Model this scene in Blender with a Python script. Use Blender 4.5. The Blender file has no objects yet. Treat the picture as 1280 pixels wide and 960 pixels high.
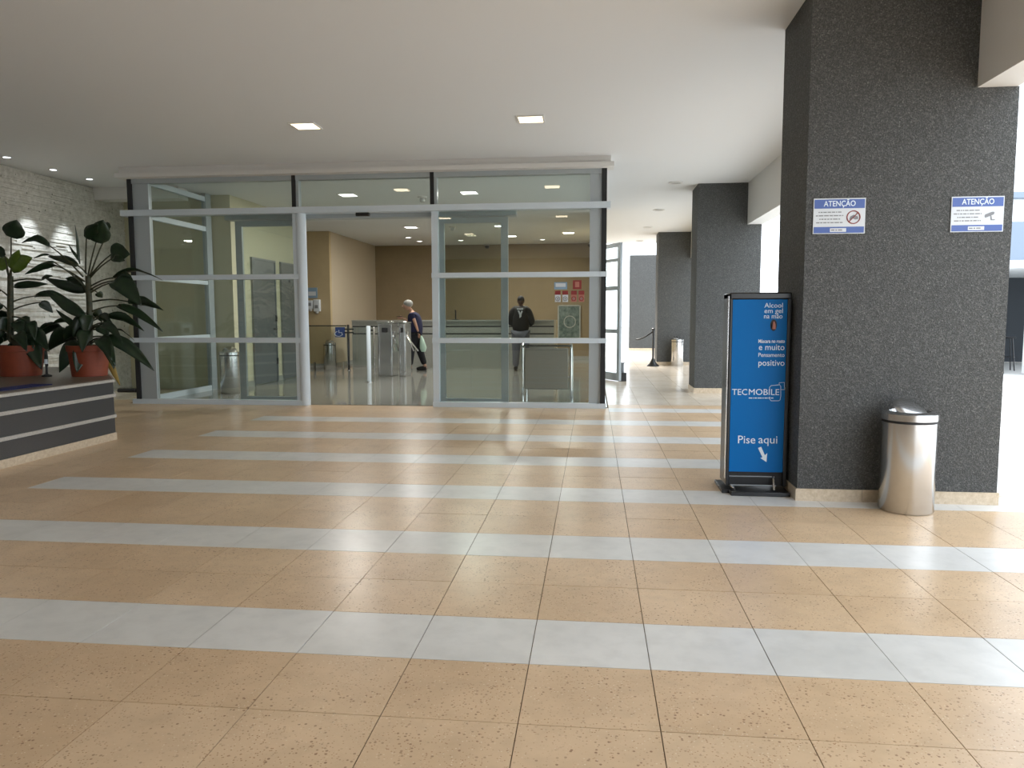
import bpy, math, random
import numpy as np
from mathutils import Vector, Matrix

random.seed(7)
S = bpy.context.scene
COL = S.collection

# ------------------------------------------------------------------ camera
FPX, PITCH, YAW, ROLL, CAMZ = 940.0, 0.0901775, 0.1077634, -0.0022910, 1.2958
_fw = Vector((-math.sin(YAW)*math.cos(PITCH), math.cos(YAW)*math.cos(PITCH), -math.sin(PITCH)))
_r = Vector((math.cos(YAW), math.sin(YAW), 0)); _u = _r.cross(_fw)
_r2 = _r*math.cos(ROLL) + _u*math.sin(ROLL); _u2 = -_r*math.sin(ROLL) + _u*math.cos(ROLL)
cam = bpy.data.objects.new('camera', bpy.data.cameras.new('camera'))
COL.objects.link(cam); S.camera = cam
cam.data.sensor_width = 36.0; cam.data.lens = FPX/1280*36.0
cam.data.clip_start = 0.05; cam.data.clip_end = 300
_m = Matrix((_r2, _u2, -_fw)).transposed().to_4x4(); _m.translation = (0, 0, CAMZ)
cam.matrix_world = _m

def at(px, py, Y):
    """world point that lies at depth Y on the sight line of a photo pixel (1280x960)"""
    d = _fw*FPX + _r2*(px-640) + _u2*(480-py)
    t = Y/d.y
    return Vector((d.x*t, Y, CAMZ + d.z*t))

# ------------------------------------------------------------------ sky, sun, exposure
W = bpy.data.worlds.new('sky'); S.world = W; W.use_nodes = True
W.node_tree.nodes['Background'].inputs[0].default_value = (0.86, 0.93, 1.0, 1)
W.node_tree.nodes['Background'].inputs[1].default_value = 5.0
sun = bpy.data.objects.new('sun', bpy.data.lights.new('sun', 'SUN')); COL.objects.link(sun)
sun.data.energy = 9.0; sun.data.angle = math.radians(12); sun.data.color = (1, 0.96, 0.9)
sun.rotation_euler = (math.radians(-52), math.radians(-12), 0)
S.view_settings.view_transform = 'Standard'; S.view_settings.look = 'None'
S.view_settings.gamma = 1.0; S.view_settings.use_curve_mapping = False
S.view_settings.exposure = -0.4
S.cycles.transparent_max_bounces = 32
S.cycles.max_bounces = 10
S.cycles.diffuse_bounces = 6
S.cycles.caustics_reflective = False
S.cycles.caustics_refractive = False
S.cycles.sample_clamp_indirect = 6.0

# ------------------------------------------------------------------ materials
MATS = {}
def pmat(name, col, rough=0.5, metal=0.0, spec=0.5, emit=None, es=0.0):
    m = bpy.data.materials.new(name); m.use_nodes = True
    b = m.node_tree.nodes['Principled BSDF']
    b.inputs['Base Color'].default_value = (*col, 1)
    b.inputs['Roughness'].default_value = rough
    b.inputs['Metallic'].default_value = metal
    b.inputs['Specular IOR Level'].default_value = spec
    if emit:
        b.inputs['Emission Color'].default_value = (*emit, 1)
        b.inputs['Emission Strength'].default_value = es
    MATS[name] = m
    return m
def nd(m, t, **kw):
    n = m.node_tree.nodes.new(t)
    for k, v in kw.items(): setattr(n, k, v)
    return n
def lk(m, a, b): m.node_tree.links.new(a, b)
def bsdf(m): return m.node_tree.nodes['Principled BSDF']
def ramp(m, fac, stops, interp='LINEAR'):
    r = nd(m, 'ShaderNodeValToRGB'); cr = r.color_ramp; cr.interpolation = interp
    while len(cr.elements) < len(stops): cr.elements.new(0.5)
    for e, (p, c) in zip(cr.elements, stops): e.position = p; e.color = (*c, 1)
    lk(m, fac, r.inputs[0]); return r.outputs[0]
def mixc(m, fac, a, b, mode='MIX'):
    n = nd(m, 'ShaderNodeMix', data_type='RGBA', blend_type=mode)
    if hasattr(fac, 'is_output'): lk(m, fac, n.inputs[0])
    else: n.inputs[0].default_value = fac
    for i, v in ((6, a), (7, b)):
        if hasattr(v, 'is_output'): lk(m, v, n.inputs[i])
        else: n.inputs[i].default_value = (*v, 1)
    return n.outputs[2]
def position(m): return nd(m, 'ShaderNodeNewGeometry').outputs['Position']
def noise(m, scale, vec=None, detail=4, rough=0.55):
    n = nd(m, 'ShaderNodeTexNoise'); n.inputs['Scale'].default_value = scale
    n.inputs['Detail'].default_value = detail; n.inputs['Roughness'].default_value = rough
    if vec is not None: lk(m, vec, n.inputs['Vector'])
    return n.outputs['Fac']
def bump(m, h, strength=0.3, dist=0.01):
    b = nd(m, 'ShaderNodeBump'); b.inputs['Strength'].default_value = strength
    b.inputs['Distance'].default_value = dist
    lk(m, h, b.inputs['Height']); lk(m, b.outputs[0], bsdf(m).inputs['Normal'])

TW, TD, TX0, TY0 = 0.45, 0.41648, -0.23073, 2.69734      # tile pitch across / in depth, origin of the grid

def tile_random(m):
    p = position(m)
    s = nd(m, 'ShaderNodeVectorMath', operation='SUBTRACT'); lk(m, p, s.inputs[0]); s.inputs[1].default_value = (TX0, TY0, -10)
    d = nd(m, 'ShaderNodeVectorMath', operation='DIVIDE'); lk(m, s.outputs[0], d.inputs[0]); d.inputs[1].default_value = (TW, TD, 50)
    f = nd(m, 'ShaderNodeVectorMath', operation='FLOOR'); lk(m, d.outputs[0], f.inputs[0])
    w = nd(m, 'ShaderNodeTexWhiteNoise'); lk(m, f.outputs[0], w.inputs['Vector'])
    return w.outputs['Value']

def make_tile_mat(name, c0, c1, speck, speck_amt, rough):
    m = pmat(name, c0, rough)
    p = position(m)
    base = ramp(m, tile_random(m), [(0, c0), (1, c1)])
    big = noise(m, 1.7, p, 5, 0.6)
    base = mixc(m, ramp(m, big, [(0.4, (0, 0, 0)), (0.75, (0.55,)*3)]), base, [min(1, c*1.22+0.03) for c in c1])
    med = noise(m, 9, p, 4, 0.6)
    base = mixc(m, ramp(m, med, [(0.45, (0, 0, 0)), (0.8, (0.35,)*3)]), base, [c*0.72 for c in c0])
    if speck_amt:
        for sc, lim, cc in ((52, 0.19, speck), (100, 0.22, [s*1.5 for s in speck]), (70, 0.13, (0.78, 0.68, 0.52))):
            v = nd(m, 'ShaderNodeTexVoronoi'); v.inputs['Scale'].default_value = sc; lk(m, p, v.inputs['Vector'])
            msk = noise(m, 3.1+sc*0.01, p, 2)
            spot = ramp(m, v.outputs['Distance'], [(lim, (1, 1, 1)), (lim+0.08, (0, 0, 0))])
            on = ramp(m, v.outputs['Color'], [(0.45, (0, 0, 0)), (0.55, (1, 1, 1))])
            mm = mixc(m, 1.0, spot, on, 'MULTIPLY')
            mm = mixc(m, 1.0, mm, ramp(m, msk, [(0.38, (0.25,)*3), (0.58, (speck_amt,)*3)]), 'MULTIPLY')
            base = mixc(m, mm, base, cc)
    lk(m, base, bsdf(m).inputs['Base Color'])
    return m
M_beige = make_tile_mat('beige_terrazzo', (0.585, 0.415, 0.255), (0.645, 0.475, 0.305), (0.24, 0.115, 0.05), 0.9, 0.29)
M_white = make_tile_mat('white_stone', (0.62, 0.62, 0.60), (0.68, 0.675, 0.655), (0.3, 0.3, 0.3), 0, 0.29)
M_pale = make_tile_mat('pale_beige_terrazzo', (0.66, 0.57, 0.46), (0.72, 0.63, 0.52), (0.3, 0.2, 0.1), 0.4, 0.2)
M_grout = pmat('grout', (0.16, 0.115, 0.075), 0.9)

M_ceil = pmat('ceiling_paint', (0.74, 0.755, 0.77), 0.9)
M_paint = pmat('white_paint', (0.72, 0.71, 0.69), 0.7)

M_pillar = pmat('grey_grit_plaster', (0.09, 0.092, 0.093), 0.85)
_p = position(M_pillar)
_v = nd(M_pillar, 'ShaderNodeTexVoronoi'); _v.inputs['Scale'].default_value = 135; lk(M_pillar, _p, _v.inputs['Vector'])
_c = ramp(M_pillar, _v.outputs['Color'], [(0.15, (0.045, 0.047, 0.048)), (0.5, (0.07, 0.073, 0.073)), (0.8, (0.105, 0.11, 0.108)), (0.97, (0.18, 0.186, 0.18))])
_n = noise(M_pillar, 1.3, _p, 3)
lk(M_pillar, mixc(M_pillar, ramp(M_pillar, _n, [(0.35, (0, 0, 0)), (0.75, (0.25,)*3)]), _c, (0.06, 0.06, 0.06)), bsdf(M_pillar).inputs['Base Color'])
bump(M_pillar, _v.outputs['Distance'], 0.5, 0.006)

def grain(name, c0, c1, scale, rough, spec=0.5, metal=0):
    m = pmat(name, c0, rough, metal, spec); p = position(m)
    lk(m, ramp(m, noise(m, scale, p, 6, 0.7), [(0.35, c0), (0.65, c1)]), bsdf(m).inputs['Base Color'])
    return m
M_base = grain('beige_granite', (0.50, 0.40, 0.28), (0.66, 0.56, 0.43), 30, 0.4)
M_dgran = grain('dark_granite', (0.028, 0.030, 0.034), (0.06, 0.063, 0.07), 120, 0.35)
M_lgran = grain('light_granite', (0.36, 0.34, 0.31), (0.55, 0.53, 0.5), 90, 0.4)
M_lobfl = grain('polished_lobby_granite', (0.23, 0.235, 0.21), (0.33, 0.335, 0.30), 60, 0.08)
M_cgran = grain('grey_green_granite', (0.27, 0.275, 0.25), (0.42, 0.425, 0.39), 55, 0.15)
M_stone = grain('cream_split_stone', (0.50, 0.48, 0.42), (0.70, 0.68, 0.62), 14, 0.75)
M_tan = grain('tan_wall_paint', (0.44, 0.345, 0.20), (0.47, 0.37, 0.215), 3, 0.7)
M_brown = grain('brown_wall_paint', (0.23, 0.175, 0.10), (0.25, 0.19, 0.11), 3, 0.7)
M_cream = pmat('cream_wall_paint', (0.56, 0.53, 0.38), 0.6)
M_lite = pmat('pale_panel', (0.46, 0.40, 0.30), 0.6)  # paler tone for the lobby side wall and the counter end
M_alu = pmat('white_aluminium', (0.62, 0.70, 0.77), 0.35, 0.0)
M_alug = pmat('grey_aluminium', (0.42, 0.47, 0.50), 0.35, 0.2)
M_black = pmat('black_lacquer', (0.012, 0.013, 0.015), 0.28)
M_blackm = pmat('matt_black', (0.015, 0.016, 0.018), 0.6)
M_steel = pmat('brushed_steel', (0.62, 0.62, 0.62), 0.22, 1.0)
M_steeld = pmat('satin_door_steel', (0.23, 0.245, 0.26), 0.35, 0.6)
M_chrome = pmat('chrome', (0.8, 0.8, 0.8), 0.08, 1.0)
M_blue = pmat('blue_panel', (0.0, 0.135, 0.43), 0.45, 0.0, 0.15)
M_signb = pmat('sign_blue', (0.055, 0.11, 0.36), 0.4)
M_signw = pmat('sign_white', (0.62, 0.66, 0.70), 0.4)
M_ink = pmat('white_print', (0.72, 0.82, 0.9), 0.5)
M_grey = pmat('grey_print', (0.22, 0.23, 0.25), 0.6)
M_red = pmat('red_print', (0.24, 0.03, 0.03), 0.5)
M_pink = pmat('pale_red_print', (0.42, 0.17, 0.13), 0.5)
M_terra = grain('terracotta', (0.20, 0.038, 0.015), (0.26, 0.052, 0.02), 8, 0.55)
M_soil = pmat('soil', (0.03, 0.02, 0.012), 0.95)
M_leaf = grain('dark_green_leaf', (0.006, 0.018, 0.008), (0.013, 0.034, 0.012), 12, 0.35)
M_leafy = grain('yellow_green_leaf', (0.07, 0.13, 0.015), (0.13, 0.2, 0.03), 12, 0.4)
M_leafd = pmat('withered_leaf', (0.30, 0.21, 0.05), 0.7)
M_stalk = grain('stalk', (0.02, 0.035, 0.015), (0.07, 0.06, 0.03), 25, 0.6)
M_mosaic = pmat('blue_mosaic', (0.004, 0.012, 0.10), 0.45, 0.0, 0.2)
M_sofa = grain('grey_upholstery', (0.30, 0.27, 0.24), (0.36, 0.33, 0.295), 200, 0.8)
M_skin = pmat('skin', (0.46, 0.27, 0.19), 0.5)
M_skind = pmat('brown_skin', (0.10, 0.052, 0.032), 0.5)
M_hairg = grain('grey_hair', (0.22, 0.225, 0.21), (0.36, 0.36, 0.335), 60, 0.7)
M_hairb = pmat('black_hair', (0.012, 0.01, 0.009), 0.7)
M_navy = pmat('navy_cloth', (0.008, 0.010, 0.045), 0.8)
M_dtrous = pmat('dark_trousers', (0.008, 0.009, 0.014), 0.85)
M_jacket = pmat('dark_jacket', (0.018, 0.016, 0.014), 0.8)
M_jeans = grain('grey_jeans', (0.10, 0.105, 0.13), (0.15, 0.155, 0.18), 60, 0.9)
M_bag = pmat('pale_green_bag', (0.45, 0.62, 0.52), 0.6)
M_shoe = pmat('shoe_black', (0.01, 0.01, 0.01), 0.5)
M_lamp = pmat('lamp_diffuser', (0.9, 0.9, 0.9), 0.5, emit=(1.0, 0.97, 0.93), es=9.0)
M_lampw = pmat('warm_lamp_diffuser', (0.9, 0.85, 0.7), 0.5, emit=(1.0, 0.80, 0.52), es=5.0)
M_spot = pmat('spot_lens', (0.9, 0.9, 0.9), 0.5, emit=(0.86, 0.93, 1.0), es=14.0)
M_off = pmat('unlit_lens', (0.45, 0.45, 0.44), 0.4)
M_conc = grain('pale_outdoor_paving', (0.58, 0.58, 0.57), (0.68, 0.68, 0.66), 6, 0.8)
M_outw = pmat('white_outdoor_wall', (0.78, 0.8, 0.82), 0.8)
M_fascia = pmat('blue_grey_fascia', (0.20, 0.25, 0.32), 0.7)
M_dark = pmat('dark_interior', (0.035, 0.042, 0.05), 0.8)

M_glass = bpy.data.materials.new('clear_glass'); M_glass.use_nodes = True
_t = M_glass.node_tree; _t.nodes.remove(_t.nodes['Principled BSDF'])
_tr = nd(M_glass, 'ShaderNodeBsdfTransparent'); _tr.inputs[0].default_value = (0.90, 0.93, 0.915, 1)
_gl = nd(M_glass, 'ShaderNodeBsdfGlossy'); _gl.inputs['Roughness'].default_value = 0.0; _gl.inputs[0].default_value = (1, 1, 1, 1)
_lw = nd(M_glass, 'ShaderNodeLayerWeight'); _lw.inputs[0].default_value = 0.5
_pw = nd(M_glass, 'ShaderNodeMath', operation='POWER'); _pw.inputs[1].default_value = 5.0; lk(M_glass, _lw.outputs['Facing'], _pw.inputs[0])
_fr = nd(M_glass, 'ShaderNodeMath', operation='MULTIPLY_ADD'); _fr.inputs[1].default_value = 0.96; _fr.inputs[2].default_value = 0.04   # Schlick reflectance of clear glass
lk(M_glass, _pw.outputs[0], _fr.inputs[0])
_mx = nd(M_glass, 'ShaderNodeMixShader')
lk(M_glass, _fr.outputs[0], _mx.inputs[0]); lk(M_glass, _tr.outputs[0], _mx.inputs[1]); lk(M_glass, _gl.outputs[0], _mx.inputs[2])
lk(M_glass, _mx.outputs[0], _t.nodes['Material Output'].inputs[0])

# ------------------------------------------------------------------ helpers
def wloc(o):
    v = Vector((0, 0, 0))
    while o is not None: v = v + o.location; o = o.parent
    return v
class MB:
    """collects shapes in world coordinates and links them as ONE mesh object"""
    def __init__(s): s.v = []; s.f = []
    def add(s, vs, fs):
        n = len(s.v); s.v += [Vector(v) for v in vs]; s.f += [tuple(i+n for i in f) for f in fs]; return s
    def box(s, x0, x1, y0, y1, z0, z1, rot=0.0, piv=None):
        vs = [Vector((x, y, z)) for z in (z0, z1) for y in (y0, y1) for x in (x0, x1)]
        if rot:
            c = Vector(piv) if piv else Vector(((x0+x1)/2, (y0+y1)/2, 0)); R = Matrix.Rotation(rot, 3, 'Z')
            vs = [c + R @ (v-c) for v in vs]
        return s.add(vs, [(0, 2, 3, 1), (4, 5, 7, 6), (0, 1, 5, 4), (2, 6, 7, 3), (0, 4, 6, 2), (1, 3, 7, 5)])
    def beam(s, a, b, w, h, up=(0, 0, 1)):
        a = Vector(a); b = Vector(b); d = (b-a).normalized(); up = Vector(up)
        sd = d.cross(up)
        if sd.length < 1e-4: sd = d.cross(Vector((0, 1, 0)))
        sd.normalize(); u = sd.cross(d)
        vs = [p + sd*(i*w/2) + u*(j*h/2) for p in (a, b) for j in (-1, 1) for i in (-1, 1)]
        return s.add(vs, [(0, 1, 3, 2), (4, 6, 7, 5), (0, 4, 5, 1), (2, 3, 7, 6), (0, 2, 6, 4), (1, 5, 7, 3)])
    def tube(s, pts, r, n=10, caps=True):
        pts = [Vector(p) for p in pts]; rs = r if isinstance(r, (list, tuple)) else [r]*len(pts)
        vs = []; fs = []; prev = None
        for i, p in enumerate(pts):
            d = (pts[min(i+1, len(pts)-1)] - pts[max(i-1, 0)]).normalized()
            if prev is None:
                a = d.cross(Vector((0, 0, 1)))
                if a.length < 1e-3: a = d.cross(Vector((1, 0, 0)))
            else: a = prev - d*prev.dot(d)
            a.normalize(); prev = a; b = d.cross(a)
            vs += [p + (a*math.cos(t) + b*math.sin(t))*rs[i] for t in [2*math.pi*k/n for k in range(n)]]
        for i in range(len(pts)-1):
            fs += [(i*n+k, i*n+(k+1) % n, (i+1)*n+(k+1) % n, (i+1)*n+k) for k in range(n)]
        if caps: fs += [tuple(range(n-1, -1, -1)), tuple(range((len(pts)-1)*n, len(pts)*n))]
        return s.add(vs, fs)
    def lathe(s, c, prof, n=32, cap=True):
        vs = []; fs = []
        for r, z in prof:
            vs += [(c[0]+r*math.cos(2*math.pi*k/n), c[1]+r*math.sin(2*math.pi*k/n), c[2]+z) for k in range(n)]
        for i in range(len(prof)-1):
            fs += [(i*n+k, i*n+(k+1) % n, (i+1)*n+(k+1) % n, (i+1)*n+k) for k in range(n)]
        if cap: fs += [tuple(range(n-1, -1, -1)), tuple(range((len(prof)-1)*n, len(prof)*n))]
        return s.add(vs, fs)
    def prism(s, poly, fn0, fn1):
        """poly: 2D outline; fn0/fn1 map a 2D point to the two end faces"""
        n = len(poly); vs = [fn0(p) for p in poly] + [fn1(p) for p in poly]
        return s.add(vs, [tuple(range(n-1, -1, -1)), tuple(range(n, 2*n))] + [(i, (i+1) % n, n+(i+1) % n, n+i) for i in range(n)])
    def sphere(s, c, rx, ry, rz, n=16, m=10):
        prof = [(math.sin(math.pi*i/m), -math.cos(math.pi*i/m)) for i in range(m+1)]
        vs = []; fs = []
        for r, z in prof:
            r = max(r, 0.02)
            vs += [(c[0]+rx*r*math.cos(2*math.pi*k/n), c[1]+ry*r*math.sin(2*math.pi*k/n), c[2]+rz*z) for k in range(n)]
        for i in range(m): fs += [(i*n+k, i*n+(k+1) % n, (i+1)*n+(k+1) % n, (i+1)*n+k) for k in range(n)]
        fs += [tuple(range(n-1, -1, -1)), tuple(range(m*n, (m+1)*n))]
        return s.add(vs, fs)
    def build(s, name, mat, parent=None, bevel=0.0, **props):
        base = wloc(parent) if parent is not None else Vector((0, 0, 0))
        me = bpy.data.meshes.new(name)
        me.from_pydata([v-base for v in s.v], [], s.f); me.validate()
        for p in me.polygons: p.use_smooth = True
        me.set_sharp_from_angle(angle=math.radians(40))
        me.materials.append(mat)
        o = bpy.data.objects.new(name, me); COL.objects.link(o); o.parent = parent
        if bevel:
            b = o.modifiers.new('bevel', 'BEVEL'); b.width = bevel; b.segments = 2; b.limit_method = 'ANGLE'
        for k, v in props.items(): o[k] = v
        return o
def B(*a, **k): return MB().box(*a, **k)
def tag(o, label=None, category=None, group=None, kind=None):
    for k, v in (('label', label), ('category', category), ('group', group), ('kind', kind)):
        if v: o[k] = v
    return o
def thing(name, loc, label=None, category=None, group=None, kind=None):
    o = bpy.data.objects.new(name, None); COL.objects.link(o); o.location = loc; o.empty_display_size = 0.1
    return tag(o, label, category, group, kind)
def copy_tree(o, parent=None, delta=(0, 0, 0)):
    c = o.copy(); COL.objects.link(c); c.parent = parent
    c.location = o.location + Vector(delta)
    for ch in list(o.children): copy_tree(ch, c)
    return c
def text(string, size, x, y, z, mat, parent, name='lettering', align='LEFT', sx=1.0, bold=0.0, width=None, rotz=0.0):
    """flat print facing the camera side (-Y), slightly proud of its board"""
    cu = bpy.data.curves.new(name, 'FONT'); cu.body = string; cu.size = size; cu.align_x = align
    cu.extrude = 0.0006; cu.offset = bold; cu.resolution_u = 3
    t = bpy.data.objects.new(name, cu); COL.objects.link(t)
    me = bpy.data.meshes.new_from_object(t.evaluated_get(bpy.context.evaluated_depsgraph_get()))
    bpy.data.objects.remove(t); bpy.data.curves.remove(cu)
    if width and len(me.vertices):
        xs = [v.co.x for v in me.vertices]; k = width/(max(xs)-min(xs)); x0 = min(xs)
        for v in me.vertices: v.co.x = (v.co.x-x0)*k - (width/2 if align == 'CENTER' else 0)
    me.transform(Matrix.Scale(sx, 4, (1, 0, 0)))
    me.transform(Matrix.Rotation(math.pi/2, 4, 'X')); me.transform(Matrix.Rotation(rotz, 4, 'Z'))
    me.materials.clear(); me.materials.append(mat)
    o = bpy.data.objects.new(name, me); COL.objects.link(o); o.parent = parent
    o.location = Vector((x, y, z)) - (wloc(parent) if parent else Vector((0, 0, 0)))
    return o

# ================================================================== FLOOR
CZ = 3.45
XP = 1.43
floor = B(-8.6, 6.6, -7.2, 31, -0.10, -0.004).build('floor', M_grout)
tag(floor, 'beige and white striped terrazzo floor of the covered entrance', 'floor', kind='structure')
def in_lobby(x, y): return (-6.86 < x < 0.2 and y > 10.72) or (x < 0.2 and y > 12.9)
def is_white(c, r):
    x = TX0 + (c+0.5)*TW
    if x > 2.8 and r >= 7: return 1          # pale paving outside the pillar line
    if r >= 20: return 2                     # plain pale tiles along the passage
    if r % 3: return False
    if x < -4.29 or r > 18: return False
    return not (r == 18 and x < 0.3)
tiles = []
for r in range(-23, 68):
    for c in range(-19, 15):
        x0 = TX0 + c*TW; y0 = TY0 + r*TD; xc = x0+TW/2; yc = y0+TD/2
        if in_lobby(xc, yc): continue
        if xc < -5.2 and yc < 7.0: continue
        v = Vector((xc, yc, 0)) - Vector((0, 0, CAMZ)); dz = v.dot(_fw)
        vis = 0
        if dz > 0.3:
            px = 640+FPX*v.dot(_r2)/dz; py = 480-FPX*v.dot(_u2)/dz
            if -90 < px < 1370 and py < 1080:
                vis = 1.0/dz**3
                if 1.4 < xc < 2.75 and 5.4 < yc < 6.1: vis = 0
        tiles.append((vis, x0, y0, is_white(c, r)))
tiles.sort(key=lambda t: -t[0])
g = 0.0035; gy = 0.0032
def tile_mesh(mat):
    mb = MB(); mb.box(g/2, TW-g/2, gy/2, TD-gy/2, -0.02, 0.0)
    me = bpy.data.meshes.new('tile'); me.from_pydata(mb.v, [], mb.f); me.materials.append(mat); return me
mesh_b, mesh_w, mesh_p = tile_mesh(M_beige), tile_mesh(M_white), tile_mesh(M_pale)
near = [t for t in tiles if t[0] > 0][:300]; rest = tiles[len(near):]
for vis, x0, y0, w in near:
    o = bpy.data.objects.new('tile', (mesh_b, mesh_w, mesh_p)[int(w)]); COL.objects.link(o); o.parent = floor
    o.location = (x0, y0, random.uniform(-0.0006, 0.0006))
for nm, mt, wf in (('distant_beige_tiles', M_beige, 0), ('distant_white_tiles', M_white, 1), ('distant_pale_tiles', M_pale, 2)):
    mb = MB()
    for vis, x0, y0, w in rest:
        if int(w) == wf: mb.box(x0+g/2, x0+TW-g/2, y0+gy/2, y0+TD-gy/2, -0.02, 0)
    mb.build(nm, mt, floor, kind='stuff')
lf = B(-6.80, 0.2, 10.7, 12.9, -0.1, 0.001).box(-8.6, 0.2, 12.9, 23, -0.1, 0.001).build('floor_lobby', M_lobfl)
tag(lf, 'polished grey granite floor inside the glazed lobby', 'floor', kind='structure')
gr = B(6.6, 70, -40, 90, -0.3, -0.02).box(-60, 6.6, 31, 90, -0.3, -0.02).box(-60, 6.6, -40, -7.2, -0.3, -0.02).build('ground_paving', M_conc)
tag(gr, 'bright pale paving outdoors beyond the pillars', 'paving', kind='structure')

# ================================================================== CEILING, BEAMS
ce = B(-8.6, 2.49, -7.2, 23.0, CZ, CZ+0.25).build('ceiling', M_ceil)
tag(ce, 'plain off-white ceiling over the entrance', 'ceiling', kind='structure')
bm = B(2.49, 2.74, -7.2, 23.0, 2.78, CZ+0.25).build('trim_1', M_paint)
tag(bm, 'white edge beam running along the tops of the pillars', 'beam', kind='structure')
b2 = B(-8.35, -6.84, 12.0, 12.3, 3.25, CZ).build('trim_2', M_paint)
tag(b2, 'short white ceiling beam beside the glazed lobby', 'beam', kind='structure')
fa = MB().box(-6.86, 0.22, 10.45, 10.72, 3.36, CZ).box(-6.90, 0.26, 10.40, 10.70, 3.30, 3.362).build('trim_3', M_paint)
tag(fa, 'stepped white cornice above the lobby glazing', 'cornice', kind='structure')

# ================================================================== LEFT STONE WALL
wl = B(-8.7, -8.36, -7.2, 17, 0, CZ).build('wall_left', M_stone)
tag(wl, 'cream split-stone feature wall with rough thin courses', 'wall', kind='structure')
wb = B(-8.6, 2.74, -7.4, -7.2, 0, CZ).build('wall_back_added', M_pillar)  # unseen wall, added so the lobby glass mirrors no bright open back
tag(wb, 'dark grey gritty wall added unseen behind the viewer to dim the lobby glass', 'wall', kind='structure')
mb = MB(); z = 0.0
while z < CZ-0.02:
    h = random.uniform(0.014, 0.032); y = 4.0 - random.random()*0.5
    while y < 17:
        L = random.uniform(0.25, 0.9); d = random.uniform(0.0, 0.018)
        mb.box(-8.37, -8.345+d, y, min(y+L-0.002, 17), z, min(z+h-0.002, CZ)); y += L
    z += h
mb.build('stone_courses', M_stone, wl, kind='stuff')

# ================================================================== PILLARS
def pillar(x0, x1, y0, y1, z1, label, beamcut=True):
    t = thing('pillar', ((x0+x1)/2, (y0+y1)/2, 0), label, 'pillar', 'grey pillars along the open side')
    m = MB()
    if beamcut:
        m.prism([(x0, 0.005), (x1, 0.005), (x1, 2.78), (2.49, 2.78), (2.49, z1), (x0, z1)], lambda p: (p[0], y0, p[1]), lambda p: (p[0], y1, p[1]))
    else: m.box(x0, x1, y0, y1, 0.005, z1)
    m.build('shaft', M_pillar, t)
    k = 0.012; h = 0.085; L = (x1-x0+2*k)
    n = 3
    for i in range(n):
        a = x0-k + L*i/n; b = x0-k + L*(i+1)/n - 0.002
        B(a, b, y0-k, y0, 0.0, h).build('baseboard', M_base, t)
    for (a, b) in ((x0-k, x0), (x1, x1+k)): B(a, b, y0, y1, 0.0, h).build('baseboard', M_base, t)
    B(x0-k, x1+k, y1, y1+k, 0.0, h).build('baseboard', M_base, t)
    return t
pillar(1.43, 2.75, 5.38, 6.11, CZ, 'nearest wide dark grey gritty pillar carrying two warning signs')
pillar(1.69, 2.72, 12.82, 13.55, CZ, 'second dark grey pillar, behind the blue dispenser stand')
pillar(1.66, 2.72, 20.05, 20.75, CZ, 'third dark grey pillar with a small steel bin at its foot')
pillar(1.33, 2.60, 28.5, 28.9, 3.53, 'farthest pale-lit grey pillar at the bright end of the passage', False)

# ================================================================== GLAZED LOBBY FRONT
YF0, YF1 = 10.56, 10.64
def pane(parent, x0, x1, y0, y1, z0, z1): return B(x0, x1, y0, y1, z0, z1).build('pane', M_glass, parent)
w1 = thing('window_1', (-3.3, 10.6, 0), 'front glass screen of the lobby in white aluminium frames', 'glazing', kind='structure')
RZ = [(0.0, 0.07), (0.915, 0.985), (1.835, 1.905)]
for x0, x1 in ((-6.86, -4.20), (-2.28, 0.18)):
    for z0, z1 in RZ: B(x0, x1, 10.53, 10.65, z0, z1).build('rail', M_alu, w1)
B(-6.90, 0.22, 10.50, 10.68, 2.765, 2.85).build('transom', M_alu, w1)
B(-6.80, 0.16, 10.55, 10.66, 3.235, 3.30).build('rail', M_alug, w1)
for x0, x1 in ((-6.80, -6.735), (0.10, 0.17)): B(x0, x1, 10.54, 10.66, 0.0, 3.30).build('dark_post', M_blackm, w1)
for x0, x1 in ((-6.735, -6.49), (-0.06, 0.10)): B(x0, x1, 10.57, 10.65, 0.07, 3.235).build('wide_stile', M_alug, w1)
for x in (-4.30, -2.29): B(x, x+0.055, 10.54, 10.66, 2.85, 3.30).build('dark_mullion', M_blackm, w1)
for x in (-4.245, -2.235): B(x, x+0.04, 10.56, 10.66, 2.85, 3.235).build('mullion', M_alug, w1)
MB().tube([(-4.20, 10.60, 0.0), (-4.20, 10.60, 2.765)], 0.075, 20).build('round_post', M_alu, w1)
B(-4.31, -4.25, 10.56, 10.66, 0.0, 2.765).build('jamb', M_alu, w1)
B(-2.28, -2.19, 10.56, 10.66, 0.0, 2.765).build('jamb', M_alu, w1)
for a, b in ((-6.49, -4.30), (-4.205, -2.29), (-2.195, -0.06)): pane(w1, a, b, 10.60, 10.608, 2.85, 3.235)
for a, b in ((-6.49, -4.31), (-2.19, -0.06)):
    zz = [(0.07, 0.915), (0.985, 1.835), (1.905, 2.765)]
    for z0, z1 in zz: pane(w1, a, b, 10.60, 10.608, z0, z1)
def sliding(name, x0, x1, y, label):
    d = thing(name, ((x0+x1)/2, y, 0), label, 'door', kind='structure')
    for a in (x0, x1-0.10): B(a, a+0.10, y-0.025, y+0.025, 0.005, 2.70).build('stile', M_alug, d)
    for z0, z1 in ((0.005, 0.10), (0.92, 0.985), (1.84, 1.90), (2.62, 2.70)): B(x0+0.1, x1-0.1, y-0.025, y+0.025, z0, z1).build('rail', M_alug, d)
    for z0, z1 in ((0.10, 0.92), (0.985, 1.84), (1.90, 2.62)): pane(d, x0+0.1, x1-0.1, y-0.004, y+0.004, z0, z1)
    return d
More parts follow.
